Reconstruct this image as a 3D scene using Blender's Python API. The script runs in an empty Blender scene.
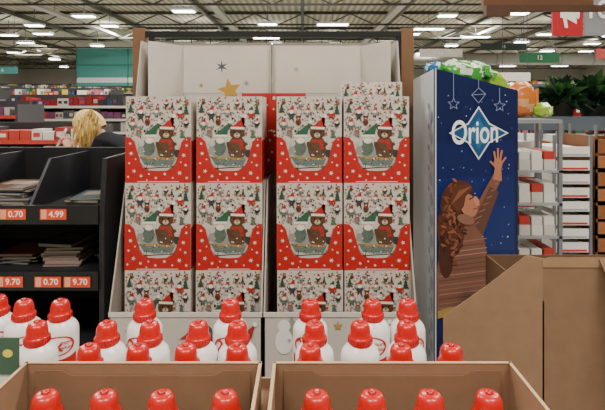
import bpy, math, random
from mathutils import Vector, Matrix, noise
random.seed(7)
scene=bpy.context.scene

def lin(c):
    if isinstance(c,str):
        c=c.lstrip('#')
        if len(c)==3: c=c[0]*2+c[1]*2+c[2]*2
        c=[int(c[i:i+2],16)/255 for i in (0,2,4)]
    return tuple((x/12.92 if x<=0.04045 else ((x+0.055)/1.055)**2.4) for x in c[:3])+(1.0,)

def mat(name,rough=0.6,spec=0.4,nscale=30,namt=0.12,bump=0.0,coat=0.0,metal=0.0):
    m=bpy.data.materials.new(name); m.use_nodes=True
    nt=m.node_tree; b=nt.nodes['Principled BSDF']
    a=nt.nodes.new('ShaderNodeAttribute'); a.attribute_name='Col'
    tc=nt.nodes.new('ShaderNodeTexCoord')
    n=nt.nodes.new('ShaderNodeTexNoise'); n.inputs['Scale'].default_value=nscale; n.inputs['Detail'].default_value=4
    nt.links.new(tc.outputs['Object'],n.inputs['Vector'])
    mr=nt.nodes.new('ShaderNodeMapRange'); mr.inputs['To Min'].default_value=1-namt; mr.inputs['To Max'].default_value=1+namt
    nt.links.new(n.outputs['Fac'],mr.inputs['Value'])
    mx=nt.nodes.new('ShaderNodeVectorMath'); mx.operation='SCALE'
    nt.links.new(a.outputs['Color'],mx.inputs[0]); nt.links.new(mr.outputs['Result'],mx.inputs['Scale'])
    nt.links.new(mx.outputs['Vector'],b.inputs['Base Color'])
    b.inputs['Roughness'].default_value=rough
    b.inputs['Specular IOR Level'].default_value=spec
    b.inputs['Coat Weight'].default_value=coat
    b.inputs['Metallic'].default_value=metal
    if bump:
        bp=nt.nodes.new('ShaderNodeBump'); bp.inputs['Strength'].default_value=bump; bp.inputs['Distance'].default_value=0.01
        nt.links.new(n.outputs['Fac'],bp.inputs['Height']); nt.links.new(bp.outputs['Normal'],b.inputs['Normal'])
    return m
PRINT=mat('printed_card',0.55,0.3,12,0.06)
PLASTIC=mat('glossy_plastic',0.28,0.5,10,0.03)
CARD=mat('corrugated_cardboard',0.85,0.15,25,0.12,0.1)
PAINT=mat('painted_metal',0.5,0.4,8,0.06)
FABRIC=mat('fabric',0.9,0.1,60,0.25,0.3)
WOOD=mat('wood_board',0.6,0.3,9,0.25)
SKIN=mat('skin',0.5,0.4,30,0.05)
HAIRM=mat('hair_strands',0.5,0.4,70,0.3,0.3)
FOIL=mat('shiny_wrapper',0.22,0.6,14,0.2,0.4)
LEAF=mat('leaf',0.6,0.3,20,0.3)

class MB:
    def __init__(s): s.v=[];s.f=[];s.c=[];s.sm=[];s.T=Matrix.Identity(4)
    def add(s,pts,faces,col,smooth=False):
        o=len(s.v); s.v+=[tuple(s.T@Vector(p)) for p in pts]
        many=isinstance(col,list)
        for i,f in enumerate(faces):
            s.f.append([o+k for k in f]); s.c.append(lin(col[i] if many else col)); s.sm.append(smooth)
    def poly(s,pts,col): s.add(pts,[list(range(len(pts)))],col)
    def box(s,x0,x1,y0,y1,z0,z1,col):
        p=[(x0,y0,z0),(x1,y0,z0),(x1,y1,z0),(x0,y1,z0),(x0,y0,z1),(x1,y0,z1),(x1,y1,z1),(x0,y1,z1)]
        s.add(p,[(0,3,2,1),(4,5,6,7),(0,1,5,4),(1,2,6,5),(2,3,7,6),(3,0,4,7)],col)
    def prism(s,base,thick,col):
        n=len(base); t=Vector(thick)
        p=[Vector(b) for b in base]+[Vector(b)+t for b in base]
        fs=[list(range(n))[::-1],list(range(n,2*n))]+[(i,(i+1)%n,n+(i+1)%n,n+i) for i in range(n)]
        s.add(p,fs,col)
    def beam(s,a,b,w,col):
        a=Vector(a);b=Vector(b);d=(b-a).normalized()
        u=d.cross(Vector((0,0,1)))
        if u.length<.01:u=Vector((1,0,0))
        u.normalize(); v=d.cross(u)
        p=[]
        for q in (a,b):
            for i,j in ((-1,-1),(1,-1),(1,1),(-1,1)): p.append(q+u*i*w/2+v*j*w/2)
        s.add(p,[(3,2,1,0),(4,5,6,7),(0,1,5,4),(1,2,6,5),(2,3,7,6),(3,0,4,7)],col)
    def lathe(s,prof,cols,n=28,sx=1,sy=1,cx=0,cy=0,cz=0):
        pts=[];fs=[];cc=[]
        for r,z in prof:
            for i in range(n):
                a=2*math.pi*i/n; pts.append((cx+r*sx*math.cos(a),cy+r*sy*math.sin(a),cz+z))
        for k in range(len(prof)-1):
            for i in range(n):
                j=(i+1)%n
                fs.append((k*n+i,k*n+j,(k+1)*n+j,(k+1)*n+i)); cc.append(cols[k] if isinstance(cols,list) else cols)
        s.add(pts,fs,cc,True)
        s.add(pts[-n:],[list(range(n))],cc[-1]); s.add(pts[:n],[list(range(n))[::-1]],cc[0])
    def obj(s,name,m,bevel=0,parent=None):
        me=bpy.data.meshes.new(name); me.from_pydata(s.v,[],s.f); 
        ca=me.color_attributes.new('Col','FLOAT_COLOR','CORNER')
        data=[]
        for f,c in zip(s.f,s.c): data+= list(c)*len(f)
        ca.data.foreach_set('color',data)
        me.polygons.foreach_set('use_smooth',s.sm); me.materials.append(m); me.update()
        o=bpy.data.objects.new(name,me); scene.collection.objects.link(o)
        if bevel:
            b=o.modifiers.new('bevel','BEVEL'); b.width=bevel; b.segments=2; b.limit_method='ANGLE'
        if parent: o.parent=parent
        return o

_tc={}
def text_mesh(t):
    if t in _tc: return _tc[t]
    cu=bpy.data.curves.new('t','FONT'); cu.body=t; cu.size=1; cu.align_x='CENTER'; cu.align_y='CENTER'; cu.resolution_u=4; cu.offset=.015
    o=bpy.data.objects.new('t',cu); scene.collection.objects.link(o)
    dg=bpy.context.evaluated_depsgraph_get(); e=o.evaluated_get(dg); me=e.to_mesh()
    r=([tuple(v.co) for v in me.vertices],[list(p.vertices) for p in me.polygons])
    e.to_mesh_clear(); bpy.data.objects.remove(o); bpy.data.curves.remove(cu)
    _tc[t]=r; return r

class Art:
    """flat printed artwork on a planar face"""
    def __init__(s,mb,o,u,v,step=0.00025,base=0.0004):
        s.mb=mb;s.o=Vector(o);s.u=Vector(u);s.v=Vector(v);s.n=s.u.cross(s.v).normalized();s.l=base;s.st=step
    def P(s,a,b): return s.o+s.u*a+s.v*b+s.n*s.l
    def poly(s,pts,col): s.mb.poly([s.P(a,b) for a,b in pts],col); s.l+=s.st
    def ell(s,a,b,ra,rb,col,n=14,rot=0):
        s.poly([(a+ra*math.cos(t)*math.cos(rot)-rb*math.sin(t)*math.sin(rot),b+ra*math.cos(t)*math.sin(rot)+rb*math.sin(t)*math.cos(rot)) for t in [2*math.pi*i/n for i in range(n)]],col)
    def star(s,a,b,r,col,k=5,inner=.42,rot=0):
        c=s.P(a,b); pts=[c]
        for i in range(2*k):
            rr=r if i%2==0 else r*inner; t=math.pi/2+math.pi*i/k+rot
            pts.append(s.P(a+rr*math.cos(t),b+rr*math.sin(t)))
        s.mb.add(pts,[(0,1+i,1+(i+1)%(2*k)) for i in range(2*k)],col); s.l+=s.st
    def line(s,a,b,c,d,w,col):
        dx,dy=c-a,d-b; L=math.hypot(dx,dy) or 1; nx,ny=-dy/L*w/2,dx/L*w/2
        s.poly([(a+nx,b+ny),(a-nx,b-ny),(c-nx,d-ny),(c+nx,d+ny)],col)
    def text(s,t,a,b,size,col,sx=1,rot=0):
        vs,fs=text_mesh(t); cr,sr=math.cos(rot),math.sin(rot)
        s.mb.add([s.P(a+(x*sx*cr-y*sr)*size,b+(x*sx*sr+y*cr)*size) for x,y,z in vs],fs,col); s.l+=s.st

# ---------------------------------------------------------------- room shell
XL,XR,YB,YF,CH=-26,26,45,-5,5.5
FLOORM=mat('floor_tiles',0.25,0.5,1.5,0.08)
fl=MB()
fl.box(XL,XR,YF,YB,-.1,0,'#8d8a84'); fl.obj('floor',FLOORM)
nt=FLOORM.node_tree; bk=nt.nodes.new('ShaderNodeTexBrick'); bk.offset=0; bk.inputs['Scale'].default_value=1.6
bk.inputs['Color1'].default_value=lin('#b8b5ad');bk.inputs['Color2'].default_value=lin('#b0ada5');bk.inputs['Mortar'].default_value=lin('#6d6b67')
bk.inputs['Mortar Size'].default_value=.008;bk.inputs['Brick Width'].default_value=.8;bk.inputs['Row Height'].default_value=.8
tc=nt.nodes.new('ShaderNodeTexCoord'); nt.links.new(tc.outputs['Object'],bk.inputs['Vector'])
nt.links.new(bk.outputs['Color'],nt.nodes['Principled BSDF'].inputs['Base Color'])
CEILM=mat('ceiling_corrugated',0.9,0.1,.5,0.1)
nt=CEILM.node_tree; w=nt.nodes.new('ShaderNodeTexWave'); w.bands_direction='X'; w.inputs['Scale'].default_value=1.2
tc=nt.nodes.new('ShaderNodeTexCoord'); nt.links.new(tc.outputs['Object'],w.inputs['Vector'])
cr=nt.nodes.new('ShaderNodeValToRGB'); cr.color_ramp.elements[0].color=lin('#a3a08b'); cr.color_ramp.elements[1].color=lin('#d6d3c0')
nt.links.new(w.outputs['Fac'],cr.inputs['Fac']); nt.links.new(cr.outputs['Color'],nt.nodes['Principled BSDF'].inputs['Base Color'])
c=MB(); c.box(XL,XR,YF,YB,CH,CH+.1,'#85816f'); c.obj('ceiling',CEILM)
WALLM=mat('wall_paint',0.8,0.2,1.0,0.06)
for nm,a in (('wall_back',(XL,XR,YB,YB+.15,0,CH)),('wall_front',(XL,XR,YF-.15,YF,0,CH)),('wall_left',(XL-.15,XL,YF,YB,0,CH)),('wall_right',(XR,XR+.15,YF,YB,0,CH))):
    b=MB(); b.box(*a,'#b8b4a6'); b.obj(nm,WALLM)
b=MB(); b.box(-13.2,2,28,28.2,0,4.9,'#4f8f88'); b.box(-13.2,2,27.97,28,4.9,5.3,'#c3c0b4'); b.box(-13.2,2,27.96,28,2.9,3.2,'#c9cfca'); b.box(-13.2,2,27.965,28,3.9,3.96,'#3c7a74')
for i in range(5): b.box(-13.2+i*3,-13.15+i*3,27.96,28,0,4.9,'#3c7a74')
b.obj('wall_partition',WALLM)

# ceiling trusses
t=MB(); dk='#42423b'
for Y in range(16,45,4):
    t.box(XL,XR,Y-.05,Y+.05,5.38,5.48,dk); t.box(XL,XR,Y-.04,Y+.04,4.92,4.98,dk)
    x=XL
    k=0
    while x<XR:
        t.beam((x,Y,4.95 if k%2 else 5.4),(x+1.0,Y,5.4 if k%2 else 4.95),.05,'#5e5e54'); x+=1.0;k+=1
for X in range(-24,26,4):
    t.box(X-.06,X+.06,12,YB,5.3,5.48,'#66655a')
t.obj('roof_truss',PAINT)
p=MB()
for X in (-17.2,-9.3,-3.1,3.4,8.7,15.1):
    p.box(X-.14,X+.14,13,44,5.0,5.06,'#cfcdc2')
    p.box(X-.16,X-.13,13,44,5.0,5.1,'#a9a79d');p.box(X+.13,X+.16,13,44,5.0,5.1,'#a9a79d')
    for y in range(14,44,4): p.box(X-.01,X+.01,y,y+.02,5.06,5.5,'#777777')
p.obj('cable_tray',PAINT)
d=MB()
d.T=Matrix.Translation((6,30,4.45))@Matrix.Rotation(math.pi/2,4,'Y')
d.lathe([(.35,-14),(.35,14)],'#b3b3aa',20)
for i in range(-6,7): d.lathe([(.38,i*2),(.38,i*2+.08)],'#9a9a92',20)
d.T=Matrix.Identity(4)
for i in range(-6,7): d.box(6+i*2-.01,6+i*2+.01,30-.01,30.01,4.8,4.95,'#777777')
d.obj('ventilation_duct',PAINT)

def emis(name,col,st):
    m=bpy.data.materials.new(name); m.use_nodes=True; b=m.node_tree.nodes['Principled BSDF']
    b.inputs['Base Color'].default_value=(0.8,.8,.8,1); b.inputs['Emission Color'].default_value=col; b.inputs['Emission Strength'].default_value=st; return m
EM=emis('lamp_tube',(1,.96,.9,1),15)
fx=MB();cs=MB()
for Y in (17,19.5,22,25,29,34,40):
    for X in (-20.5,-17.5,-14,-11,-7.5,-4.6,-1.7,1.2,4.9,7.6,11,14.5,17,21):
        xx=X+random.uniform(-.6,.6); yy=Y+random.uniform(-.8,.8); w=random.choice([.35,.6,.3])
        if random.random()<.2: continue
        cs.box(xx-w-.05,xx+w+.05,yy-.2,yy+.2,4.78,4.86,'#dddddd'); cs.box(xx-.01,xx+.01,yy,yy+.02,4.86,5.5,'#666666')
        fx.box(xx-w,xx+w,yy-.17,yy+.17,4.755,4.779,'#ffffff')
        if random.random()<.6: fx.box(xx-w,xx+w,yy-.1,yy+.1,4.861,4.875,'#ffffff')
e=bpy.data.objects.new('ceiling_lamps',None); scene.collection.objects.link(e)
o=cs.obj('housings',PAINT,parent=e); o=fx.obj('tubes',EM,parent=e)

def area(name,x,y,z,sx,sy,pw,col=(1,.955,.89),rot=(0,0,0)):
    l=bpy.data.lights.new(name,'AREA'); l.shape='RECTANGLE'; l.size=sx;l.size_y=sy;l.energy=pw;l.color=col
    o=bpy.data.objects.new(name,l); o.location=(x,y,z); o.rotation_euler=rot; scene.collection.objects.link(o)
for i,(x,y,pw) in enumerate([(-1.5,-1.5,240),(1.8,-1.0,240),(-3.5,3.0,220),(3.5,3.2,220),(0,6.5,270),(-7,9,650),(7,9,650),(0,13,600),(-14,15,750),(14,15,750),(-9,23,750),(8,23,750),(-18,32,850),(0,34,800),(16,33,850)]):
    area('ceiling_light_panel',x,y,5.2 if y<16 else 5.25,1.8,.9,pw)

# ---------------------------------------------------------------- calendar box (shared mesh)
CW,CHH,CD=.268,.354,.12
RED='#b3241f'
def calendar_mesh():
    b=MB(); b.box(-CW/2,CW/2,0,CD,0,CHH,'#cfc6ba')
    b.box(-CW/2-.001,CW/2+.001,0.001,CD,0,.17,RED)
    a=Art(b,(-CW/2,-.0005,0),(CW/66,0,0),(0,0,CHH/88),.00001,.0002)
    a.poly([(0,0),(66,0),(66,88),(0,88)],'#c9c0b4')
    rs=random.Random(3)
    cols=['#9a2420','#a82a26','#b3322c','#b3322c','#2f4a3a','#4f6a56','#4a3428','#7a5a42','#2c2a2c','#55504c','#8c8a84','#a5854f','#6b7b84']
    def gnome(x,y,k,c1,c2):
        a.ell(x,y,3.2*k,4*k,c2); a.ell(x,y+3.5*k,2.3*k,2.3*k,'#d0a58c'); a.ell(x,y+2.2*k,2.4*k,1.8*k,'#e4dfd6')
        a.poly([(x-2.8*k,y+4.6*k),(x+2.8*k,y+4.6*k),(x+1.6*k,y+9.5*k)],c1); a.ell(x+1.8*k,y+9.7*k,.9*k,.9*k,'#f0ece4')
        a.line(x-3*k,y-1*k,x-5*k,y+1.5*k,.8*k,c2);a.line(x+3*k,y-1*k,x+5*k,y+1*k,.8*k,c2);a.line(x-1.5*k,y-3*k,x-1.8*k,y-6*k,.9*k,'#2c2a2c');a.line(x+1.5*k,y-3*k,x+1.8*k,y-6*k,.9*k,'#2c2a2c')
    def bear(x,y,k,c):
        a.ell(x,y,4*k,5*k,c);a.ell(x,y+6*k,3.2*k,3*k,c);a.ell(x-2.6*k,y+8.6*k,1.2*k,1.2*k,c);a.ell(x+2.6*k,y+8.6*k,1.2*k,1.2*k,c)
        a.ell(x,y+5.2*k,1.4*k,1.1*k,'#d8c4a8'); a.ell(x,y+5.6*k,.5*k,.4*k,'#222222'); a.line(x-3*k,y+2.6*k,x+3*k,y+2.8*k,1.4*k,'#a82a26'); a.line(x+2*k,y+3*k,x+3.2*k,y-1*k,1.2*k,'#a82a26')
    def tree(x,y,k,c):
        for j in range(3): a.poly([(x-(4-j)*k,y+j*3*k),(x+(4-j)*k,y+j*3*k),(x,y+(j*3+5)*k)],c)
    for i in range(330):
        x,y=rs.uniform(1.5,64),rs.uniform(46,87) if rs.random()<.8 else rs.uniform(14,86)
        q=rs.random(); cc=rs.choice(cols)
        if q<.35: a.ell(x,y,rs.uniform(.4,1.5),rs.uniform(.4,1.2),cc,8,rs.uniform(0,3))
        elif q<.65: a.line(x,y,max(.5,min(65.5,x+rs.uniform(-3,4))),min(87.5,y+rs.uniform(-3,3)),.55,cc)
        elif q<.8: a.star(x,y,rs.uniform(.7,1.5),cc,rs.choice([5,6]))
        else: a.poly([(x-1,y-1),(x+1.2,y-1),(x,y+1.2)],cc)
    for x,y,k in ((5,76,.8),(61,74,.9),(57,50,.8),(32,78,.6),(16,83,.3),(47,80,.5)): tree(x,y-4,k,rs.choice(['#2f4a3a','#4f6a56']))
    for x,y,k,c1,c2 in ((15,70,1.0,'#a82a26','#3b3b40'),(55,70,.9,'#2f5640','#a82a26'),(24,80,.5,'#a82a26','#888888'),(41,80,.6,'#a82a26','#4a3428'),(7,58,.9,'#a82a26','#5a6a5a'),(61,60,.7,'#a82a26','#2c2a2c'),(31,71,.7,'#b3322c','#8c8a84')): gnome(x,y,k,c1,c2)
    bear(22,62,.7,'#4d3525'); bear(62,81,.45,'#7a5a42'); bear(13,51,.7,'#76726c'); bear(7,82,.4,'#4d3525')
    a.ell(33,32,20,22,'#c3bdb2',28)
    a.ell(33,27,18,11,'#8a8f88',20)
    # gnome with tall green hat, left
    a.ell(23,36,7,9,'#58685d'); a.ell(24,46,4.6,4.6,'#cda388');a.ell(24,43,4.2,3,'#e0dace'); a.poly([(17,48),(31,48),(34,62)],'#2f5c46'); a.line(17,48,31,48,2,'#e4ded2'); a.ell(34,62,1.6,1.6,'#e8e4dc')
    # large brown bear in red hat, right of centre
    a.ell(41,35,9.5,13,'#5e4430'); a.ell(41,51,7.6,7.2,'#553a28'); a.ell(35,57,2.3,2.3,'#553a28'); a.ell(47.5,57,2.3,2.3,'#553a28')
    a.poly([(35,56),(48,55.5),(45,66),(49,68)],'#a82a26'); a.line(34.5,56,48.5,55.5,2.4,'#e4ded2'); a.ell(49,68,1.9,1.9,'#e8e4dc')
    a.ell(41,48.5,3,2.4,'#c8b498'); a.ell(41,49.6,1.1,.8,'#221a16'); a.ell(38,52,.8,.9,'#15110f'); a.ell(44,52,.8,.9,'#15110f'); a.line(39.6,47.4,42.6,47.4,.5,'#3a2a20')
    a.ell(33.5,37,2.5,5.5,'#553a28',12,.5); a.ell(48.5,36,2.5,5.5,'#553a28',12,-.5); a.poly([(35,44),(47,44),(46,41),(36,41)],'#a82a26'); a.poly([(43,42),(46,42),(48,34),(44.5,34)],'#a82a26')
    a.ell(15.5,33,3.2,5,'#8f8c85');a.ell(16,40,3,3,'#b9b5ad'); a.ell(52,30,3,4.5,'#35383a');a.ell(52,36,2.4,2.4,'#cdb49f')
    a.poly([(14,27),(51,25),(47,17),(19,18)],'#5d736d'); a.poly([(14,27),(51,25),(50.5,23),(14.5,25)],'#a5854f'); a.line(12,14,52,16.5,1.1,'#4b2a22');a.line(52,16.5,55,23,1.1,'#4b2a22');a.line(22,18,21,14.5,.8,'#4b2a22');a.line(42,17.5,43,15.5,.8,'#4b2a22')
    for i in range(46): a.ell(rs.uniform(15,52),rs.uniform(17,34),rs.uniform(.3,1.1),rs.uniform(.3,.9),rs.choice(cols+['#e6e0d6']*3),7)
    for i in range(22):
        x,y=rs.uniform(15,50),rs.uniform(18,44); a.line(x,y,x+rs.uniform(-3,3),y+rs.uniform(-3,3),.45,'#3a302a')
    y0=-.010
    dip=[(51,20),(48,15),(43,12.5),(33,12),(23,12.5),(18,15),(15,20)]
    out=[(0,0),(66,0),(66,47),(61,46),(57,42),(55,34),(53,26)]+dip+[(13,26),(11,34),(9,42),(5,46),(0,47)]
    L=[(-CW/2+u*CW/66,v*CHH/88) for u,v in out]
    b.prism([(x,y0,z) for x,z in L],(0,.004,0),RED)
    r=Art(b,(-CW/2,y0-.0002,0),(CW/66,0,0),(0,0,CHH/88),.00001)
    for x,y,s in ((5,40,1.8),(6,30,2.4),(4,20,1.6),(9,12,2.4),(3,6,1.6),(16,7,2),(24,9,1.4),(31,5,1.8),(40,9,2),(48,5,1.4),(55,10,2.6),(62,5,1.8),(61,18,1.8),(59,28,2.4),(62,38,1.8),(10.5,24,1.2),(56,21,1.2),(22,3,1.2),(62,44,1)):
        r.star(x,y,s,'#ddd0c4',rs.choice([5,5,6]),.40,rs.uniform(0,1))
    r.line(12,1.2,54,1.2,.8,'#d8c8bc')
    return b
cb=calendar_mesh().obj('advent_calendar_box',PRINT)
first=[True]
def calendar(x,y,z,rz=0):
    if first[0]: o=cb; first[0]=False
    else:
        o=bpy.data.objects.new('advent_calendar_box',cb.data); scene.collection.objects.link(o)
    o.location=(x,y,z); o.rotation_euler=(0,0,rz)
cols=[-.590,-.302,.030,.3045]
ZB=.572
for i,x in enumerate(cols):
    for j in range(3):
        calendar(x+random.uniform(-.003,.003),1.955+random.uniform(-.002,.002)+j*.010,ZB+j*.3545)
    for j in range(3): calendar(x,2.115,ZB+j*.3545+(.066 if i==3 and j==2 else 0))
b=MB(); b.box(cols[3]-.13,cols[3]+.13,2.115,2.235,ZB+2*.3545,ZB+2*.3545+.065,'#b9b0a4'); b.box(cols[3]-.02,cols[3]+.02,2.1145,2.2355,ZB+2*.3545,ZB+2*.3545+.0655,'#a89a80'); b.obj('flat_carton',PRINT,.002)
b=MB(); b.box(-.285,.015,2.245,2.36,1.286,1.655,'#a92420'); a=Art(b,(-.285,2.2448,1.286),(1,0,0),(0,0,1),.0001)
rs=random.Random(2)
for i in range(46): a.star(rs.uniform(.02,.28),rs.uniform(.02,.35),rs.uniform(.004,.011),'#ddd0c4',5,.4,rs.random())
b.obj('red_gift_carton',PRINT)

# ---------------------------------------------------------------- calendar pallet displays
def display(x0,x1,name):
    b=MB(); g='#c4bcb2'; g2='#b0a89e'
    zt=1.9
    y0=1.87
    left=x0<-.3
    for xa in (x0,x1-.006):
        outer=(xa==x0)==left
        if outer: side=[(y0,.0),(y0,.79),(1.93,.95),(2.17,1.64),(2.24,zt),(2.45,zt),(2.45,0)]
        else: side=[(y0,.0),(y0,.79),(1.93,.95),(2.045,1.282),(2.40,1.282),(2.42,zt),(2.45,zt),(2.45,0)]
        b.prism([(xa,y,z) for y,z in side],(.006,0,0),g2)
    b.box(x0,x1,2.44,2.45,0,1.915,g)
    b.box(x0,x1,y0,y0+.008,.09,.79,g)
    b.box(x0+.006,x1-.006,y0+.01,2.44,ZB-.012,ZB-.001,g2)
    b.box(x0+.006,x1-.006,y0+.008,2.44,.09,.1,'#8a5a3a')
    for yy in (1.9,2.1,2.38): b.box(x0+.01,x1-.01,yy,yy+.06,.0,.09,'#8f6f4c')
    b.box(x0,x1,y0-.004,y0,.775,.792,'#d2cac1')
    a=Art(b,(x0,y0-.0005,.30),(1,0,0),(0,0,1))
    w=x1-x0
    def santa(x,y,k):
        a.ell(x,y,.05*k,.05*k,'#8c3430');a.ell(x,y+.035*k,.03*k,.03*k,'#ddd8d0');a.ell(x,y+.05*k,.022*k,.02*k,'#cfa48c')
        a.poly([(x-.03*k,y+.06*k),(x+.03*k,y+.06*k),(x+.045*k,y+.12*k)],'#9c3430');a.ell(x+.045*k,y+.12*k,.01*k,.01*k,'#eeeeee')
    def pine(x,y,k,c):
        for j in range(3): a.poly([(x-(.06-.012*j)*k,y+.04*j*k),(x+(.06-.012*j)*k,y+.04*j*k),(x,y+(.07+.04*j)*k)],c)
    if left:
        santa(.1,.33,1);pine(.33,.34,.8,'#78857c');pine(.43,.33,.9,'#4d6a62');a.ell(.38,.40,.03,.045,'#4d5158');santa(.3,.34,.8);santa(.53,.34,.9);a.ell(.5,.42,.035,.02,'#e5dfd8');a.ell(.45,.44,.02,.02,'#a5433c')
    else:
        pine(.11,.36,.8,'#8a8f88');santa(.17,.36,.9);a.ell(.08,.38,.035,.05,'#e7e2db');a.ell(.08,.44,.025,.025,'#e7e2db');a.star(.29,.44,.02,'#b08b55');santa(.45,.35,.9);pine(.53,.34,.9,'#4d6a62');a.ell(.36,.37,.03,.04,'#6b5040')
    for i in range(14): a.star(random.uniform(.03,w-.03),random.uniform(.05,.46),random.uniform(.006,.014),random.choice(['#8d8a88','#b08b55','#a5433c']),6,.3)
    h=Art(b,(x0,2.4395,0),(1,0,0),(0,0,1),.0004,.001)
    hd='#cfc7bc'
    h.poly([(.003,1.66),(w-.003,1.66),(w-.003,1.905),(.003,1.905)],hd)
    if left:
        h.star(.345,1.795,.034,'#4c545c',6,.3); h.star(.385,1.675,.062,'#b8903c',5,.45,.2); h.star(.47,1.71,.02,'#8a8f96',6,.3); h.star(.24,1.70,.014,'#b8903c',5,.4)
    else:
        h.star(.12,1.78,.02,'#9aa3ab',6,.3)
    if left: P=[(x0+.035,2.24),(x0+.15,2.434)]
    else: P=[(x1-.035,2.24),(x1-.15,2.434)]
    (xa,ya),(xb,yb)=P
    b.prism([(xa,ya,1.3),(xb,yb,1.3),(xb,yb,1.9),(xa,ya,1.9)],(0,.004,0),'#cbc3b9')
    b.box(x0,x1,2.435,2.455,1.905,1.915,'#8d8780')
    return b.obj(name,PRINT)
display(-.755,-.157,'cardboard_pallet_display')
display(-.152,.446,'cardboard_pallet_display')

# wooden frame with black rail behind
b=MB()
for xa in (-.885,.515):
    b.box(xa,xa+.065,2.50,2.56,0,2.0,'#7d5b40')
b.box(-.82,.515,2.50,2.53,1.955,1.985,'#1e1c1b'); b.box(-.82,.515,2.52,2.54,1.0,1.03,'#1e1c1b')
b.beam((-.79,2.515,1.0),(-.79,2.515,1.97),.025,'#1e1c1b'); b.beam((.50,2.515,1.0),(.50,2.515,1.97),.025,'#1e1c1b')
for i in range(14): b.beam((-.78+i*.098,2.53,1.03),(-.78+i*.098,2.53,1.955),.005,'#2a2826')
b.obj('wooden_shelf_frame',WOOD,.002)

# ---------------------------------------------------------------- blue sweets display
A=Vector((.524,1.9,0));B=Vector((.965,2.15,0));C=Vector((.965,2.55,0));D=Vector((.545,2.36,0))
zA,zB=1.745,1.665
b=MB()
nv='#0c1a4a'
def wall(p,q,z1,z2,col,th):
    b.prism([p,q,(q[0],q[1],z2),(p[0],p[1],z1)],th,col)
wall(A,B,zA,zB,nv,Vector((-.003,.006,0)))
wall(D,A,zA-.02,zA,'#c3c5c7',Vector((.006,0,0)))
wall(B,C,zB,zB,nv,Vector((-.006,0,0)))
wall(C,D,zB,zA-.02,'#39466e',Vector((0,-.006,0)))
b.poly([A+Vector((.01,.01,1.58)),B+Vector((-.01,.01,1.58)),C+Vector((-.01,-.01,1.58)),D+Vector((.01,-.01,1.58))],'#2b3350')
sd=Art(b,D,(A-D),(0,0,1),.0002,.0004)
for i in range(14):
    z=.45+i*.085; sd.ell(.88,z,.05,.03,'#9aa3ad',8); sd.ell(.80,z+.04,.03,.015,'#7f8fa6',6)
uv=(B-A)
a=Art(b,A,uv,(0,0,1),.00003,.0004)
def S(x): 
    k=(x-302.5)/480; return (1.9*k-.524)/(.441-.25*k)
def R(x,y): # artwork drawn on a sheet ruled in 4.2 mm units
    s=S(x); return (s,1.6-(y-105)/480*(1.9+.25*s))
def AP(l,col): a.poly([R(x,y) for x,y in l],col)
def AE(x,y,rx,ry,col,rot=0,n=16):
    AP([(x+rx*math.cos(t)*math.cos(rot)-ry*math.sin(t)*math.sin(rot),y+rx*math.cos(t)*math.sin(rot)+ry*math.sin(t)*math.cos(rot)) for t in [2*math.pi*i/n for i in range(n)][::-1]],col)
for i,(y0,cc) in enumerate(((140,'#0e1e56'),(175,'#112462'),(205,'#152b6a'),(250,'#13275e'),(280,'#102052'))):
    AP([(435.3,y0+60),(514.5,y0+50),(514.5,y0),(435.3,y0+4)],cc)
rs=random.Random(5)
for i in range(80):
    x,y=rs.uniform(438,512),rs.uniform(95,300); AE(x,y,.4+rs.random()*.5,.4+rs.random()*.5,rs.choice(['#8ea3c8','#c8d2e6','#5f78ad']),0,6)
def AL(x0,y0,x1,y1,w,col):
    dx,dy=x1-x0,y1-y0;L=math.hypot(dx,dy);nx,ny=-dy/L*w/2,dx/L*w/2
    AP([(x0+nx,y0+ny),(x1+nx,y1+ny),(x1-nx,y1-ny),(x0-nx,y0-ny)],col)
oc='#8597bb'
AL(453,72,453,98,.6,oc);AL(478,80,478,88,.6,oc);AL(499,88,499,100,.6,oc)
for cx,cy in ((453,104),(499,106)):
    for i in range(10): 
        r0,r1=(6,2.6) if i%2==0 else (2.6,6)
        AL(cx+r0*math.sin(i*math.pi/5),cy-r0*math.cos(i*math.pi/5),cx+r1*math.sin((i+1)*math.pi/5),cy-r1*math.cos((i+1)*math.pi/5),.6,oc)
for s_,e_ in (((478,88),(471,95)),((478,88),(485,94)),((471,95),(485,94)),((471,95),(478,103)),((485,94),(478,103))): AL(*s_,*e_,.6,oc)
def star4(cx,cy,rx,ry,i,col):
    pts=[]
    for k in range(8):
        t=k*math.pi/4; f=1 if k%2==0 else i
        pts.append((cx+rx*f*math.sin(t),cy-ry*f*math.cos(t)))
    c=a.P(*R(cx,cy)); P=[c]+[a.P(*R(*q)) for q in pts]
    a.mb.add(P,[(0,1+(k+1)%8,1+k) for k in range(8)],col); a.l+=a.st
star4(478,133,30,27,.52,'#dfe6ee'); star4(478,133,27.5,24.5,.51,'#1f4f7c'); star4(478,133,17,16,.5,'#2f6a94')
a.l+=.0004
p=R(475,133); a.text('Orion',p[0],p[1],.138,'#fafcfe',sx=1.66,rot=0); a.l+=.0003
sk='#b5785c'; kn='#7c5344'; 
AP([(466,222),(477,230),(501,178),(493,173)],kn); AP([(468,232),(480,240),(498,192),(489,186)],'#624033')
for i in range(7): AL(470+i*4,226-i*7,478+i*3.2,222-i*6.5,.8,'#987060')
AP([(492,179),(501,181),(500,163),(495,162)],sk);AE(497,164,4.5,6,sk)
for x0,y0,x1,y1 in ((495,162,493,151),(497,160,497,148),(499,161,501,150),(500,164,505,157),(494,166,489,161)): AL(x0,y0,x1,y1,2,sk)
AP([(436,318),(492,298),(488,265),(483,238),(472,222),(452,224),(440,240),(436,270)],kn)
for i in range(16):
    y=240+i*4.6; AL(438,y+4,486,y-2,.9,rs.choice(['#966c5a','#614236','#a47c68']))
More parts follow.
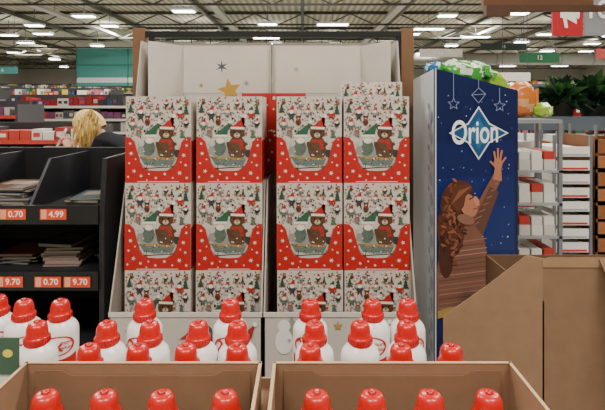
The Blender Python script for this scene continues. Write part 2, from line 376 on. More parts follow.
AE(456,205,17,24,'#4c2a20');AE(450,228,14,28,'#5a3326');AE(445,254,8,24,'#4c2a20');AE(458,192,14,12,'#54301f',-.2)
for i in range(120):
    t=rs.uniform(0,6.28);x=452+14*math.cos(t)*rs.random();y=222+44*math.sin(t)*rs.random(); AE(x,y,3.2,1.4,rs.choice(['#7a4632','#3b221b','#8f583f','#5a3326']),rs.uniform(0,3),8)
AE(467,205,8.5,12,sk,-.35);AE(474.5,200,2.6,4.5,'#c9886c',-.5);AE(476,204,2,1.6,'#c9886c');AL(471,209,475.5,207.5,1.1,'#8d3f3c');AL(467,199,472,197,1.1,'#3a221a')
AP([(448,202),(456,214),(462,206),(464,196),(471,189),(466,183),(452,186)],'#5e3626')
for i in range(8): AL(450+i*2,204-i*2,458+i*1.6,190-i*.6,.8,'#8f583f')
AE(464,219,9,5,'#8c6250',.3)
AP([(436,318),(470,307),(470,301),(436,310)],'#a98b4a')
DISP=b.obj('blue_sweets_display',PRINT)
def bag(name,loc,sx,sy,sz,colf,seed,rot=(0,0,0)):
    b=MB(); nu,nv_=28,18; pts=[];fs=[];cc=[]
    for j in range(nv_+1):
        ph=math.pi*j/nv_
        for i in range(nu):
            th=2*math.pi*i/nu
            x,y,z=math.sin(ph)*math.cos(th),math.sin(ph)*math.sin(th),math.cos(ph)
            f=lambda q:math.copysign(abs(q)**.75,q)
            e=1-abs(x)**4*.6
            P=Vector((f(x)*sx,f(y)*sy*e,f(z)*sz*e))
            n=noise.noise(Vector((x*2.3+seed,y*2.3,z*2.3)))*.22+noise.noise(Vector((x*6+seed,y*6,z*6)))*.1
            pts.append(P*(1+n))
    for j in range(nv_):
        for i in range(nu):
            k=(i+1)%nu; fs.append((j*nu+i,(j+1)*nu+i,(j+1)*nu+k,j*nu+k))
            q=pts[j*nu+i]; cc.append(colf(q.x/sx,q.y/sy,q.z/sz))
    b.add(pts,fs,cc,True)
    for s_ in (-1,1):
        e=[(s_*sx*.95,-sy*.35,-sz*.5),(s_*sx*1.18,-sy*.45,-sz*.6),(s_*sx*1.2,-sy*.4,sz*.6),(s_*sx*.95,-sy*.3,sz*.5)]
        b.prism(e,(0,.003,0),colf(0,0,0))
    o=b.obj(name,FOIL); o.location=loc;o.rotation_euler=rot; return o
def green(x,y,z): return '#3f9a38' if math.sin(x*7+z*4)>-.3 else ('#e4ead8' if z>.2 else '#1f6a2e')
def blue(x,y,z): return '#2f6fb0' if math.sin(x*6)>0 else '#c9d6dc'
def lime(x,y,z): return '#9bbf3a' if math.sin(x*5+y*3)>-.5 else '#eceadc'
def orange(x,y,z): return '#c8702c' if math.sin(z*5+x*2)>-.5 else '#dca070'
def yellow(x,y,z): return '#d8c040' if math.sin(x*5+z*3)>-.2 else '#5a9a3a'
bag('snack_bag',(.70,2.13,1.735),.11,.08,.062,green,1,(0.1,.10,.35))
bag('snack_bag',(.86,2.24,1.70),.10,.08,.062,lime,4,(.2,.25,.6))
bag('snack_bag',(.72,2.26,1.64),.11,.08,.05,blue,9,(0,0,.2))
bag('snack_bag',(.605,2.17,1.765),.05,.05,.028,blue,19,(0,.1,.2))
bag('snack_bag',(.60,2.17,1.70),.06,.06,.035,yellow,29,(0,0,.2))
bag('snack_bag',(.80,2.16,1.755),.06,.05,.035,green,39,(.2,.4,.2))
bag('snack_bag',(.89,2.30,1.62),.06,.08,.045,green,6,(0,0,.5))

# ---------------------------------------------------------------- black shelving with labels
b=MB(); K='#1c1c1e'
xl,xr,yf,yb=-1.75,-.785,1.9,2.45
for xa in (xl,xr-.02): 
    b.prism([(xa,yf,0),(xa,yf,1.17),(xa,yf+.03,1.385),(xa,yb,1.385),(xa,yb,0)],(.02,0,0),K)
b.box(xl,xr,yb-.02,yb,0,1.385,K)
def shelf(z,div):
    b.box(xl+.02,xr-.02,yf,yb-.02,z-.02,z,'#232326')
    b.box(xl+.02,xr-.02,yf-.012,yf,z-.05,z+.025,'#161617')
    for x in div:
        b.prism([(x,yf+.01,z),(x,yf+.01,z+.02),(x,yf+.16,z+.19),(x,yb-.02,z+.19),(x,yb-.02,z)],(.012,0,0),'#26262a')
shelf(1.18,[-1.09,-1.42]); shelf(.92,[]); shelf(.62,[]); shelf(.3,[]) 
b.box(xl+.02,xr-.02,yf+.01,yb-.02,0,.1,K)
a=Art(b,(0,yf-.0125,0),(1,0,0),(0,0,1))
def label(x,z,t):
    a.poly([(x-.052,z-.021),(x+.052,z-.021),(x+.052,z+.021),(x-.052,z+.021)],'#e0441c')
    a.poly([(x-.048,z-.018),(x-.026,z-.018),(x-.026,z+.018),(x-.048,z+.018)],'#e8a080')
    a.text(t,x+.012,z,.034,'#f6efe6')
for x,t in ((-1.14,'0.70'),(-.98,'4.99'),(-1.33,'1.19')): label(x,1.17,t)
for x,t in ((-1.15,'9.70'),(-1.0,'0.70'),(-.885,'9.70')): label(x,.905,t)
b.obj('black_display_shelf',PAINT,.0015)
def books(name,x,y,z,w,d,n,cs,seed,fan=.3):
    r=random.Random(seed); b=MB(); zz=z+.0005
    for i in range(n):
        h=r.uniform(.006,.014); b.T=Matrix.Translation((x+r.uniform(-.012,.012),y+r.uniform(-.01,.01),zz))@Matrix.Rotation(r.uniform(-fan,fan),4,'Z')
        c=r.choice(cs); b.box(-w/2,w/2,-d/2,d/2,0,h,c); b.box(-w/2+.003,w/2+.001,-d/2-.001,d/2-.003,h*.15,h*.85,'#8a8478')
        if i==n-1:
            b.box(-w*.35,w*.35,-d*.1,d*.3,h,h+.0008,'#7a7060')
        zz+=h+.0008
    b.T=Matrix.Identity(4); return b.obj(name,PRINT)
books('book_stack',-.92,2.12,1.18,.15,.2,3,['#3c4a4e','#4b372a','#2c3a4a'],1,.2)
books('book_stack',-1.26,2.15,1.18,.19,.24,6,['#3d4668','#4a2e20','#6a6458','#2c3a4a'],2,.15)
books('book_stack',-1.02,2.12,.92,.15,.2,8,['#7a2f3c','#b08a84','#9a4a52','#4a4a44'],3,.15)
books('book_stack',-1.22,2.15,.92,.14,.2,5,['#2c3a4a','#4a4a44','#8a3228'],4,.15)
books('book_stack',-.86,2.2,.92,.09,.2,3,['#8a3228','#5a5a54'],8,.1)

# ---------------------------------------------------------------- detergent bottles
def bottle_mesh():
    b=MB(); W='#e8e4df'; Rr='#c21612'
    prof=[(.030,0),(.038,.003),(.041,.012),(.0415,.06),(.0415,.192),(.0408,.199),(.0385,.206),(.0340,.213),(.028,.219),(.0235,.225)]
    b.lathe(prof,W,32,1.08,.92)
    cap=[(.0265,.2215),(.0275,.2235),(.0275,.2365),(.0258,.2385),(.0240,.2405),(.0234,.250),(.0222,.259),(.0190,.266),(.0138,.2692),(.003,.270)]
    b.lathe(cap,Rr,32)
    for i in range(24):
        t=2*math.pi*i/24; c,s=math.cos(t),math.sin(t)
        b.beam((.0275*c,.0275*s,.2245),(.0275*c,.0275*s,.236),.0022,'#a51310')
    b.lathe([(.0075,.2695),(.007,.273),(.0035,.274)],'#ad1a17',14)
    def wrap(px,pz,l): 
        t=-math.pi/2+px/.041; k=.0415+l
        return (k*1.08*math.cos(t),k*.92*math.sin(t),pz)
    def ring(cx,cz,rx,rz,w,col,lay):
        n=40;p=[]
        for k in (1,1-w):
            for i in range(n): t=2*math.pi*i/n; p.append(wrap(cx+rx*k*math.cos(t),cz+rz*k*math.sin(t),lay))
        b.add(p,[(i,(i+1)%n,n+(i+1)%n,n+i) for i in range(n)],col)
    ring(0,.168,.037,.0245,.13,'#b51c17',.0010)
    n=18; zs=(.04,.07,.10,.134)
    p=[wrap(-.044+.088*i/n,zz+(.010*((i/n-.5)*2)**2 if zz>.11 else 0),.0006) for zz in zs for i in range(n+1)]
    b.add(p,[(r*(n+1)+i,r*(n+1)+i+1,(r+1)*(n+1)+i+1,(r+1)*(n+1)+i) for r in range(3) for i in range(n)],'#b81c17')
    for t,x,z,s in (('2x',-.010,.168,.042),('more',.019,.176,.013),('white',.019,.163,.013),('CLEAN',0,.098,.024)):
        vs,fs=text_mesh(t); b.add([wrap(x+v[0]*s,z+v[1]*s,.0026) for v in vs],fs,'#b51a15' if t!='CLEAN' else '#f1ece6')
    return b
bo=bottle_mesh().obj('detergent_bottle',PLASTIC); fb=[True]
def bottle(x,y,z=.83,tilt=0):
    if fb[0]: o=bo;fb[0]=False
    else: o=bpy.data.objects.new('detergent_bottle',bo.data); scene.collection.objects.link(o)
    o.location=(x,y,z); o.rotation_euler=(0,0,random.uniform(-.3,.3)-math.atan2(x,y)*.6)
rows={ .735:[-.44,-.34,-.24,-.14,.025,.125,.225,.325],
 .835:[-.447,-.345,-.245,-.134,.025,.121,.222,.324],
 1.0:[-.445,-.343,-.243,-.136,.016,.205,.31],
 1.107:[-.612,-.451,-.352,-.24,-.15,.028,.133,.240],
 1.232:[-.715,-.622,-.405,-.185,.02,.18,.27]}
for y,xs in rows.items():
    for x in xs: bottle(x,y)
bottle(-.76,1.13);bottle(-.80,1.26);bottle(-.665,1.0)

def tray(name,x0,x1,y0,y1,z0,h,flaps=False):
    b=MB(); c='#8a6c52'; c2='#96775c'; t=.004
    b.box(x0,x1,y0,y1,z0,z0+t*.8,c)
    b.box(x0,x0+t,y0,y1,z0,z0+h,c2);b.box(x1-t,x1,y0,y1,z0,z0+h,c2)
    b.box(x0,x1,y0,y0+t,z0,z0+h,c);b.box(x0,x1,y1-t,y1,z0,z0+h,c)
    b.box(x0,x1,y1-t-.001,y1+.001,z0+h,z0+h+.0015,'#b89878')
    b.box(x0-.001,x0+t+.001,y0,y1,z0+h,z0+h+.0015,'#b89878');b.box(x1-t-.001,x1+.001,y0,y1,z0+h,z0+h+.0015,'#b89878')
    if flaps:
        b.prism([(x0+.02,y1-t-.003,z0),(x1-.02,y1-t-.003,z0),(x1-.02,y1-t-.003,z0+h-.012),(x1-.07,y1-t-.003,z0+h-.012),(x1-.09,y1-t-.003,z0+h-.022),(x0+.09,y1-t-.003,z0+h-.022),(x0+.07,y1-t-.003,z0+h-.012),(x0+.02,y1-t-.003,z0+h-.012)],(0,.002,0),'#7c6048')
        for xa,s in ((x0,-1),(x1,1)):
            if abs(xa)<.1: continue
            b.prism([(xa,y0,z0+h),(xa,y1,z0+h),(xa+s*.014,y1-.02,z0+h-.06),(xa+s*.014,y0,z0+h-.06)],(s*.002,0,0),c2)
    return b.obj(name,CARD)
tray('cardboard_tray',-.525,-.078,.665,.912,.826,.285,True)
tray('cardboard_tray',-.055,.395,.665,.912,.826,.285,True)
tray('cardboard_tray',-.85,-.572,.935,1.31,.826,.03)
tray('cardboard_tray',-.55,-.078,.935,1.31,.826,.03)
tray('cardboard_tray',-.055,.395,.935,1.31,.826,.03)
for (x0,x1) in ((-.85,-.572),(-.55,-.078),(-.055,.395)):
    for (y0,y1) in ((.665,.925),(.93,1.31)):
        b=MB(); c='#8d6d52'
        for k in range(2):
            z=.145+k*.34; b.box(x0+.002,x1-.002,y0,y1,z,z+.3385,c)
            b.box((x0+x1)/2-.025,(x0+x1)/2+.025,y0-.0006,y1+.0006,z+.0001,z+.339,'#a98a66')
        b.obj('closed_carton',CARD,.003)
b=MB(); pw='#a3825c'
for y in [.67+i*.1 for i in range(7)]: b.box(-.86,.40,y,y+.08,.122,.1445,pw)
for x in (-.86,-.28,.30):
    b.box(x,x+.1,.67,1.35,.1,.122,pw); b.box(x,x+.1,.67,1.35,0,.02,pw)
    for y in (.67,.96,1.25): b.box(x,x+.1,y,y+.1,.02,.1,'#8d6d49')
b.obj('wooden_pallet',WOOD)

b=MB(); b.box(-.71,-.546,.920,.923,.826,1.095,'#ded8ce'); b.box(-.71,-.542,.917,.9195,1.085,1.155,'#3f5a48')
a=Art(b,(-.71,.9195,.826),(.164,0,0),(0,0,1)); a.text('r',.93,.16,.11,'#c0392f',sx=6); a.poly([(0,.02),(1,.02),(1,.06),(0,.06)],'#c0392f')
a.l+=.003; a.ell(.9,.30,.06,.008,'#d9c44a')
b.obj('promotional_card',PRINT)

# ---------------------------------------------------------------- big open carton on the right
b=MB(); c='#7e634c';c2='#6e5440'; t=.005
X0,X1,Y0,Y1=.71,1.35,1.42,1.86
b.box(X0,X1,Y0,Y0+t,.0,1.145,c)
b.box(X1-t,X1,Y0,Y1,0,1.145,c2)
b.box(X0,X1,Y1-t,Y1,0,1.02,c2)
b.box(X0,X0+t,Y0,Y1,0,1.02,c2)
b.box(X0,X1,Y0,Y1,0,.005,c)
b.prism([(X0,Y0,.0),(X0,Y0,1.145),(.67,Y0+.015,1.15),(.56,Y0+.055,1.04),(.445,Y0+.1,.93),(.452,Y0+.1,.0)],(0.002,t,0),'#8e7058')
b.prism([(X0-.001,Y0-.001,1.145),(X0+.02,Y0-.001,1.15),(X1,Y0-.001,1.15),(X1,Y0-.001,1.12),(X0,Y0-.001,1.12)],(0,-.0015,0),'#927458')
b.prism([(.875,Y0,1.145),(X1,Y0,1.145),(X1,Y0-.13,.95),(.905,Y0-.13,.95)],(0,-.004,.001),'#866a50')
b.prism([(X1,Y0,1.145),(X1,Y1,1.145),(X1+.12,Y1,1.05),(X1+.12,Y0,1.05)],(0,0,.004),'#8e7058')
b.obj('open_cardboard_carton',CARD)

# ---------------------------------------------------------------- background racks
palette=['#8a1f22','#c9c4ba','#2b4a7c','#d9d4ca','#a87a2c','#2f6a3c','#6a3a5c','#2f2f32','#b8402c','#e8e2d6','#3b7c96','#666666','#979089','#d8b040','#c96a70']
dark=['#8a1f22','#55504c','#2b3a5c','#a9a49a','#3a3a3c','#2f2f32','#b8402c','#4b4a58','#c9c4ba','#6a3a5c']
def gondola(name,x,y,w,d,h,rz,levels,seed,frame='#3c3c3e',pal=palette,fill=.97):
    r=random.Random(seed); b=MB(); b.T=Matrix.Translation((x,y,0))@Matrix.Rotation(rz,4,'Z')
    b.box(-w/2,w/2,-.02,.02,0,h,frame); b.box(-w/2,w/2,-d/2,d/2,0,.12,frame)
    for s in (-1,1): b.box(s*w/2-.02,s*w/2+.02,-d/2,d/2,0,h*.97,frame)
    for k in range(levels):
        z=.12+(h-.13)*k/levels; z2=.12+(h-.13)*(k+1)/levels
        b.box(-w/2,w/2,-d/2,d/2,z,z+.025,'#8d8a84'); b.box(-w/2,w/2,-d/2-.01,-d/2,z-.01,z+.035,r.choice(['#b9b4aa','#b23a2c','#c9c4ba']))
        for side in (-1,1):
            xx=-w/2+.04
            while xx<w/2-.12:
                ww=r.uniform(.05,.14); hh=(z2-z-.05)*r.uniform(.6,.98)
                if r.random()<fill:
                    c=r.choice(pal); n=max(1,int(r.uniform(1,3)))
                    ya=side*(d/2-.02); 
                    for q in range(n):
                        if xx+ww>w/2-.04: break
                        b.box(xx,xx+ww*.92,min(ya,side*.05),max(ya,side*.05),z+.026,z+.026+hh,c)
                        if r.random()<.6: b.box(xx+ww*.15,xx+ww*.75,min(ya,ya+side*.003),max(ya,ya+side*.003),z+.03+hh*.3,z+.026+hh*.7,r.choice(pal))
                        xx+=ww
                    xx+=.001
                else: xx+=ww
    return b.obj(name,PAINT)
gondola('shop_gondola',-4.9,6.6,2.2,.8,1.66,0.1,7,1,pal=dark)
gondola('shop_gondola',-4.3,9.2,2.6,.8,1.8,0,7,2,pal=dark)
gondola('shop_gondola',-8.2,10.5,3.2,.8,2.0,0,7,3)
gondola('shop_gondola',-7.4,14,4,.9,2.1,0,7,4)
gondola('shop_gondola',-13,17,6,.9,2.3,0,7,5)
gondola('shop_gondola',-6,20,7,.9,2.4,0,7,6)
gondola('shop_gondola',3.6,6.4,2.2,.8,1.7,0,6,7)
gondola('shop_gondola',3.2,10,3.2,.8,2.0,0,6,8)
gondola('shop_gondola',7.2,11.5,3.4,.8,2.1,0,7,9)
gondola('shop_gondola',5.5,16,5,.9,2.3,0,7,10)
gondola('shop_gondola',11,19,6,.9,2.6,0,7,11)
gondola('shop_gondola',7,26,9,.9,3.0,0,8,12)
gondola('shop_gondola',-17,27,8,.9,2.8,0,8,13)
gondola('shop_gondola',5.3,7.8,1.6,.8,1.9,0,6,17)
gondola('shop_gondola',-3.05,5.6,1.4,.6,1.40,0,6,14,'#2d2d2f',['#9a2c30','#c9c4ba','#3a3a3c','#d0c9be','#b33b30'])

def tray_rack(name,x0,x1,y,d,z0,z1,n,seed):
    r=random.Random(seed); b=MB()
    for x in (x0,x1): 
        for yy in (y,y+d): b.beam((x,yy,0),(x,yy,z1+.05),.016,'#6e7072')
    for k in range(n):
        z=z0+(z1-z0)*k/n; h=(z1-z0)/n
        w=r.uniform(-.02,.02)
        b.box(x0+.012,x1-.012,y+abs(w),y+d,z,z+h*.12,'#c4c4c2')
        b.box(x0+.008,x1-.008,y+abs(w)-.01,y+abs(w),z,z+h*.72,'#eae7e1')
        b.box(x0+.02,x1-.02,y+abs(w)+.02,y+d-.02,z+h*.12,z+h*.6,'#d7d2ca')
        b.box(x0+.02,x1-.02,y+abs(w)-.012,y+abs(w)-.01,z+h*.06,z+h*.2,'#c33b30' if k%2 else '#a9adb0')
    return b.obj(name,PAINT)
tray_rack('white_tray_rack',1.57,1.76,3.55,.45,.45,1.42,9,1)
tray_rack('white_tray_rack',1.60,1.83,3.05,.4,.4,1.36,11,2)
tray_rack('white_tray_rack',1.25,1.47,2.97,.35,.35,1.40,12,3)
tray_rack('white_tray_rack',1.95,2.2,3.6,.35,.5,1.4,10,4)
b=MB()
for k in range(5):
    z=.35+k*.21
    for x0,x1,y in ((1.865,2.18,3.05),):
        b.box(x0,x1,y,y+.012,z,z+.085,'#9c6640'); b.box(x0,x1,y,y+.012,z+.105,z+.19,'#8d5a36')
        b.box(x0,x0+.012,y,y+.4,z,z+.21,'#6e472c'); b.box(x1-.012,x1,y,y+.4,z,z+.21,'#6e472c')
        b.box(x0,x1,y+.4,y+.412,z,z+.19,'#6e472c'); b.box(x0,x1,y,y+.4,z,z+.01,'#6e472c')
b.box(1.865,2.18,3.05,3.46,0,.35,'#5d3d28')
b.obj('wooden_crate_stack',WOOD)
b=MB()
b.box(1.5,3.2,4.2,4.7,1.42,1.46,'#69737e'); b.box(1.5,3.2,4.19,4.2,1.38,1.5,'#5a646f'); 
for x in (1.5,2.35,3.18): b.box(x,x+.03,4.2,4.7,0,1.46,'#3a4149')
for z in (.3,.7,1.05): b.box(1.5,3.2,4.2,4.7,z,z+.03,'#59636e')
r=random.Random(9)
x=1.55
while x<2.0:
    w=r.uniform(.07,.14); b.box(x,x+w*.9,4.25,4.6,1.461,1.461+r.uniform(.1,.22),r.choice(['#b5b0a6','#98342c','#2b3a5c','#8f9a8c','#d0cbc0','#b9722e'])); x+=w
for zz in (.33,.73,1.08):
    x=1.55
    while x<3.05:
        w=r.uniform(.07,.14); b.box(x,x+w*.9,4.25,4.6,zz+.001,zz+r.uniform(.15,.28),r.choice(['#c5c0b6','#a8342c','#2b3a5c','#8f9a8c','#e0dbd0','#b9722e'])); x+=w
b.obj('grey_goods_shelf',PAINT)
b=MB()
b.box(1.10,1.42,2.62,2.9,1.50,1.52,'#8a8c8e')
for x in (1.1,1.4):
    for y in (2.62,2.88): b.box(x,x+.02,y,y+.02,0,1.5,'#77797b')
LV=(.15,.33,.51,.69,.87,1.05,1.23)
for z in LV: b.box(1.1,1.42,2.62,2.9,z,z+.012,'#9a9c9e')
for k,z in enumerate(LV):
    for j in range(4):
        b.box(1.125+j*.068,1.185+j*.068,2.64,2.86,z+.013,z+.07,['#e0dcd2','#c8c4ba'][(j+k)%2]); b.box(1.127+j*.068,1.183+j*.068,2.645,2.85,z+.071,z+.115,['#b5362c','#e0dcd2','#d8d4ca'][(j*2+k)%3])
b.obj('wire_side_rack',PAINT)
bag('snack_bag',(1.24,2.75,1.635),.085,.08,.10,orange,23,(0,0,.2))
bag('snack_bag',(1.355,2.73,1.57),.05,.06,.04,lime,33,(0,0,.2))

def plant(name,x,y,z,r,n,seed):
    b=MB(); rr=random.Random(seed)
    b.lathe([(r*.3,0),(r*.42,r*.55),(r*.45,r*.6)],'#3b3e38',18,1,1,x,y,z)
    for i in range(n):
        t=rr.uniform(0,6.28);e=rr.uniform(-.15,1.35);L=r*rr.uniform(.5,1.1)
        base=Vector((x,y,z+r*.5)); d=Vector((math.cos(t)*math.cos(e),math.sin(t)*math.cos(e),math.sin(e)))
        side=d.cross(Vector((0,0,1))).normalized()*r*.11; c=rr.choice(['#1d3f22','#2c5a2f','#3f6e37','#16301b'])
        a0=base+d*L*.25; mid=base+d*L*.7+Vector((0,0,r*.08)); tip=base+d*L*1.05-Vector((0,0,r*.12))
        b.add([a0,mid+side,tip,mid-side,base],[(0,1,2),(0,2,3)],c); b.beam(base,a0,.006,'#2f4a28')
    return b.obj(name,LEAF)
plant('potted_plant',2.38,4.42,1.461,.29,220,1) 
plant('potted_plant',2.70,4.45,1.461,.32,220,2)
plant('potted_plant',2.15,4.4,1.461,.15,90,3)
plant('potted_plant',3.02,4.45,1.461,.26,130,5)

# ---------------------------------------------------------------- hanging signs
b=MB()
b.box(1.15,1.85,3.05,3.09,2.225,2.5,'#6b4a33'); b.box(1.15,1.9,3.0,3.05,2.19,2.225,'#54392a'); b.box(1.15,1.30,3.0,3.05,2.16,2.19,'#54392a')
b.beam((1.2,3.07,2.5),(1.2,3.07,5.5),.012,'#333333'); b.beam((1.8,3.07,2.5),(1.8,3.07,5.5),.012,'#333333')
b.obj('hanging_wooden_fascia',WOOD)
b=MB()
b.box(1.98,2.22,3.8,3.82,2.15,2.6,'#b3242b'); b.box(2.235,2.7,3.8,3.82,2.15,2.6,'#87888a')
a=Art(b,(1.98,3.799,2.15),(1,0,0),(0,0,1),.001,.001)
a.poly([(.06,.14),(.10,.14),(.19,.09),(.19,.25),(.10,.20),(.06,.20)],'#f0e8e4'); a.poly([(.08,.14),(.11,.14),(.12,.06),(.095,.06)],'#f0e8e4'); a.ell(.2,.17,.012,.04,'#f0e8e4')
a.text('10',.35,.2,.2,'#f0eeea')
b.box(1.98,2.7,3.81,3.83,2.6,2.62,'#555555')
for x in (2.0,2.65): b.beam((x,3.82,2.62),(x,3.82,5.5),.01,'#444444')
b.obj('hanging_promotion_sign',PRINT)
def hsign(x,y,z,w,h,c,tx):
    b=MB(); b.box(x-w/2,x+w/2,y,y+.04,z,z+h,c); a=Art(b,(x,y-.002,z+h/2),(1,0,0),(0,0,1),.002,.002); a.text(tx,0,0,h*.6,'#e8e4dc')
    for s in (-.4,.4): b.beam((x+w*s,y+.02,z+h),(x+w*s,y+.02,5.5),.012,'#555555')
    b.obj('hanging_aisle_sign',PRINT)
hsign(8.4,17,3.1,1.4,.35,'#2f6e4a','12'); hsign(5.2,18,3.4,1.6,.3,'#c9c4ba','11'); hsign(11.5,17.5,3.3,1.6,.35,'#a83030','14')
hsign(-12.5,20,2.9,1.2,.3,'#3f8580','6'); hsign(8.8,21,4.0,2.0,.3,'#3d4b4a','15'); hsign(6.2,14,2.3,.9,.25,'#e0dcd0','3')

# ---------------------------------------------------------------- woman
W=bpy.data.objects.new('woman',None); scene.collection.objects.link(W)
def skin(name,nodes,edges,m,col,sub=2,root=0):
    me=bpy.data.meshes.new(name); me.from_pydata([n[0] for n in nodes],edges,[]); 
    o=bpy.data.objects.new(name,me); scene.collection.objects.link(o)
    o.modifiers.new('s','SKIN'); 
    for i,n in enumerate(nodes):
        r=n[1]; r=(r,r) if not isinstance(r,tuple) else r
        me.skin_vertices[0].data[i].radius=r; me.skin_vertices[0].data[i].use_root=(i==root)
    sb=o.modifiers.new('ss','SUBSURF'); sb.levels=sub; sb.render_levels=sub
    dg=bpy.context.evaluated_depsgraph_get(); dg.update()
    me2=bpy.data.meshes.new_from_object(o.evaluated_get(dg)); bpy.data.objects.remove(o)
    ca=me2.color_attributes.new('Col','FLOAT_COLOR','CORNER'); ca.data.foreach_set('color',list(lin(col))*len(me2.loops))
    me2.materials.clear(); me2.materials.append(m); me2.polygons.foreach_set('use_smooth',[True]*len(me2.polygons))
    o2=bpy.data.objects.new(name,me2); scene.collection.objects.link(o2); o2.parent=W; return o2
y=3.6
N=[((-1.22,y,.95),(.15,.12)),((-1.26,y,1.08),(.14,.115)),((-1.35,y,1.22),(.16,.12)),((-1.44,y,1.33),(.13,.09)),((-1.50,y,1.375),.055),
 ((-1.44,y-.17,1.31),.07),((-1.53,y-.23,1.10),.052),((-1.665,y-.17,1.275),.036),
 ((-1.44,y+.17,1.31),.07),((-1.54,y+.22,1.10),.052),((-1.68,y+.10,1.25),.036)]
skin('jacket',N,[(0,1),(1,2),(2,3),(3,4),(3,5),(5,6),(6,7),(3,8),(8,9),(9,10)],FABRIC,'#17181c')
N=[((-1.22,y,.95),(.14,.13)),((-1.21,y-.1,.86),.095),((-1.23,y-.11,.5),.062),((-1.19,y-.12,.1),.042),((-1.21,y+.1,.86),.095),((-1.23,y+.11,.5),.062),((-1.19,y+.12,.1),.042)]
skin('trousers',N,[(0,1),(1,2),(2,3),(0,4),(4,5),(5,6)],FABRIC,'#23262e')
for s in (-1,1):
    skin('boot',[((-1.18,y+s*.12,.11),.045),((-1.18,y+s*.12,.045),.045),((-1.27,y+s*.12,.038),.042),((-1.36,y+s*.12,.03),.03)],[(0,1),(1,2),(2,3)],PLASTIC,'#15110f')
skin('neck',[((-1.49,y,1.365),.048),((-1.545,y,1.415),.05)],[(0,1)],SKIN,'#c79a80')
H=Matrix.Translation((-1.60,y,1.445))@Matrix.Rotation(math.radians(-38),4,'Y')@Matrix.Rotation(math.radians(14),4,'Z')
b=MB(); b.T=H
nu,nvv=36,26; pts=[];fs=[]
for j in range(nvv+1):
    ph=math.pi*j/nvv
    for i in range(nu):
        th=2*math.pi*i/nu
        dx,dy,dz=math.sin(ph)*math.cos(th),math.sin(ph)*math.sin(th),math.cos(ph)
        X=dx*.092;Yy=dy*.074;Z=dz*.112
        if dz<0: X=X*(1+dz*.18)-.012*(-dz) ; Yy*=1+dz*.32
        f=-dx
        if f>0:
            g=lambda a,c,s_:math.exp(-((a-c)/s_)**2)
            X-= .024*g(Yy,0,.012)*g(Z,-.018,.02)*f
            X-= .008*g(Yy,0,.02)*g(Z,-.055,.012)*f
            X-= .010*g(Yy,0,.022)*g(Z,-.098,.018)*f
            X+= .010*(g(Yy,.03,.014)+g(Yy,-.03,.014))*g(Z,.006,.014)*f
        pts.append((X,Yy,Z))
for j in range(nvv):
    for i in range(nu):
        k=(i+1)%nu; fs.append((j*nu+i,(j+1)*nu+i,(j+1)*nu+k,j*nu+k))
b.add(pts,fs,'#cfa189',True)
for s in (-1,1):
    b.lathe([(.001,-.010),(.008,-.007),(.011,0),(.008,.007),(.001,.010)],'#ece7e2',12,1,1,-.076,s*.030,.006)
    b.lathe([(.001,-.005),(.0045,-.003),(.0045,.003),(.001,.005)],'#2c2018',10,1,1,-.0855,s*.030,.005)
    b.box(-.092,-.082,s*.030-.013,s*.030+.013,.024,.028,'#8a6a48')
    b.lathe([(.004,-.03),(.014,-.022),(.019,0),(.017,.018),(.005,.028)],'#c48f78',12,.8,.35,.004,s*.074,-.005)
b.box(-.0905,-.084,-.02,.02,-.058,-.054,'#9c4f48')
b.obj('head',SKIN,parent=W)
b=MB(); b.T=H
pts=[];fs=[];cc=[];rr=random.Random(4)
for j in range(21):
    ph=math.pi*.66*j/20
    for i in range(48):
        th=2*math.pi*i/48
        dx,dy,dz=math.sin(ph)*math.cos(th),math.sin(ph)*math.sin(th),math.cos(ph)
        k=1.0
        if dx<-.45 and dz<.45: k=.80
        wv=1.06+.018*math.sin(th*17)+.01*math.sin(th*31)
        pts.append((dx*.105*k*wv+.006,dy*.088*k*wv,dz*.125*wv if k==1 else dz*.1))
hc=['#d8b468','#c9a052','#e2c682','#cfab62']
for j in range(20):
    for i in range(48):
        q=(i+1)%48; fs.append((j*48+i,(j+1)*48+i,(j+1)*48+q,j*48+q)); cc.append(hc[(i*7)%4])
b.add(pts,fs,cc,True); b.obj('hair_crown',HAIRM,parent=W)
b=MB()
for i in range(230):
    sgn=-1 if rr.random()<.7 else 1
    st=H@Vector((rr.uniform(-.05,.10),sgn*.086*rr.uniform(.75,1.05),rr.uniform(-.02,.08)))
    L=rr.uniform(.08,.17); sw=rr.uniform(-.04,.01)
    p0=st; p1=st+Vector((sw*.4,sgn*.014,-L*.5)); p2=st+Vector((sw,sgn*.004,-L))
    c=rr.choice(hc+['#b08c48'])
    wd=.0065
    for q0,q1,a0,a1 in ((p0,p1,wd,wd*.9),(p1,p2,wd*.9,.002)):
        u=Vector((1,0,0)); v=Vector((0,1,0)); P=[]
        for q,w_ in ((q0,a0),(q1,a1)): P+= [q-u*w_,q-v*w_,q+u*w_,q+v*w_]
        b.add(P,[(0,1,5,4),(1,2,6,5),(2,3,7,6),(3,0,4,7)],c,True)
b.obj('hair_strands',HAIRM,parent=W)
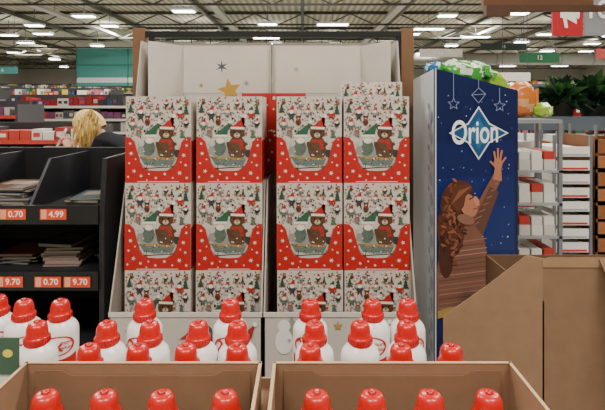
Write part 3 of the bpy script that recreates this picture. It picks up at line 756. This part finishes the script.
def hand(nm,w,d,up,s):
    w=Vector(w);d=Vector(d).normalized();up=Vector(up).normalized();sd=d.cross(up).normalized()*s
    skin(nm+'_palm',[(tuple(w),(.026,.02)),(tuple(w+d*.045),(.036,.016)),(tuple(w+d*.085),(.038,.014))],[(0,1),(1,2)],SKIN,'#cfa189')
    for i,(o,L) in enumerate(((-.028,.062),(-.01,.072),(.009,.068),(.027,.052))):
        a=w+d*.08+sd*o; p=[a,a+d*L*.45+up*.008,a+d*L*.75+up*.028,a+d*L*.85+up*.048]
        skin(f'{nm}_finger_{i+1}',[(tuple(q),r_) for q,r_ in zip(p,(.0095,.009,.008,.007))],[(0,1),(1,2),(2,3)],SKIN,'#cfa189',1)
    a=w+d*.03-sd*.025; p=[a,a+d*.025-sd*.022+up*.01,a+d*.05-sd*.025+up*.028]
    skin(nm+'_thumb',[(tuple(q),r_) for q,r_ in zip(p,(.012,.0105,.008))],[(0,1),(1,2)],SKIN,'#cfa189',1)
hand('left_hand',(-1.67,y-.165,1.285),(-.35,.25,.85),(-.6,.5,-.4),1)
hand('right_hand',(-1.685,y+.095,1.26),(-.75,-.3,.4),(0,-.3,1),-1)
b=MB(); b.T=Matrix.Translation((-1.765,y-.09,1.36))@Matrix.Rotation(.5,4,'Y')@Matrix.Rotation(.4,4,'Z'); b.box(-.008,.008,-.05,.05,-.07,.07,'#c9c4bb'); b.box(-.0085,-.008,-.04,.04,-.055,.055,'#7a4a40'); b.obj('small_packet',PRINT,.002,parent=W)
W.location=(.0,0,-.005)

# ---------------------------------------------------------------- world + camera
w=bpy.data.worlds.new('world'); scene.world=w; w.use_nodes=True
w.node_tree.nodes['Background'].inputs[0].default_value=(.8,.85,1,1); w.node_tree.nodes['Background'].inputs[1].default_value=.2
cd=bpy.data.cameras.new('camera'); cam=bpy.data.objects.new('camera',cd); scene.collection.objects.link(cam)
cd.sensor_width=36; cd.lens=480/605*36; cd.shift_y=-100/605; cd.clip_start=.05; cd.clip_end=200
cam.location=(0,0,1.6); cam.rotation_euler=(math.pi/2,0,0); scene.camera=cam
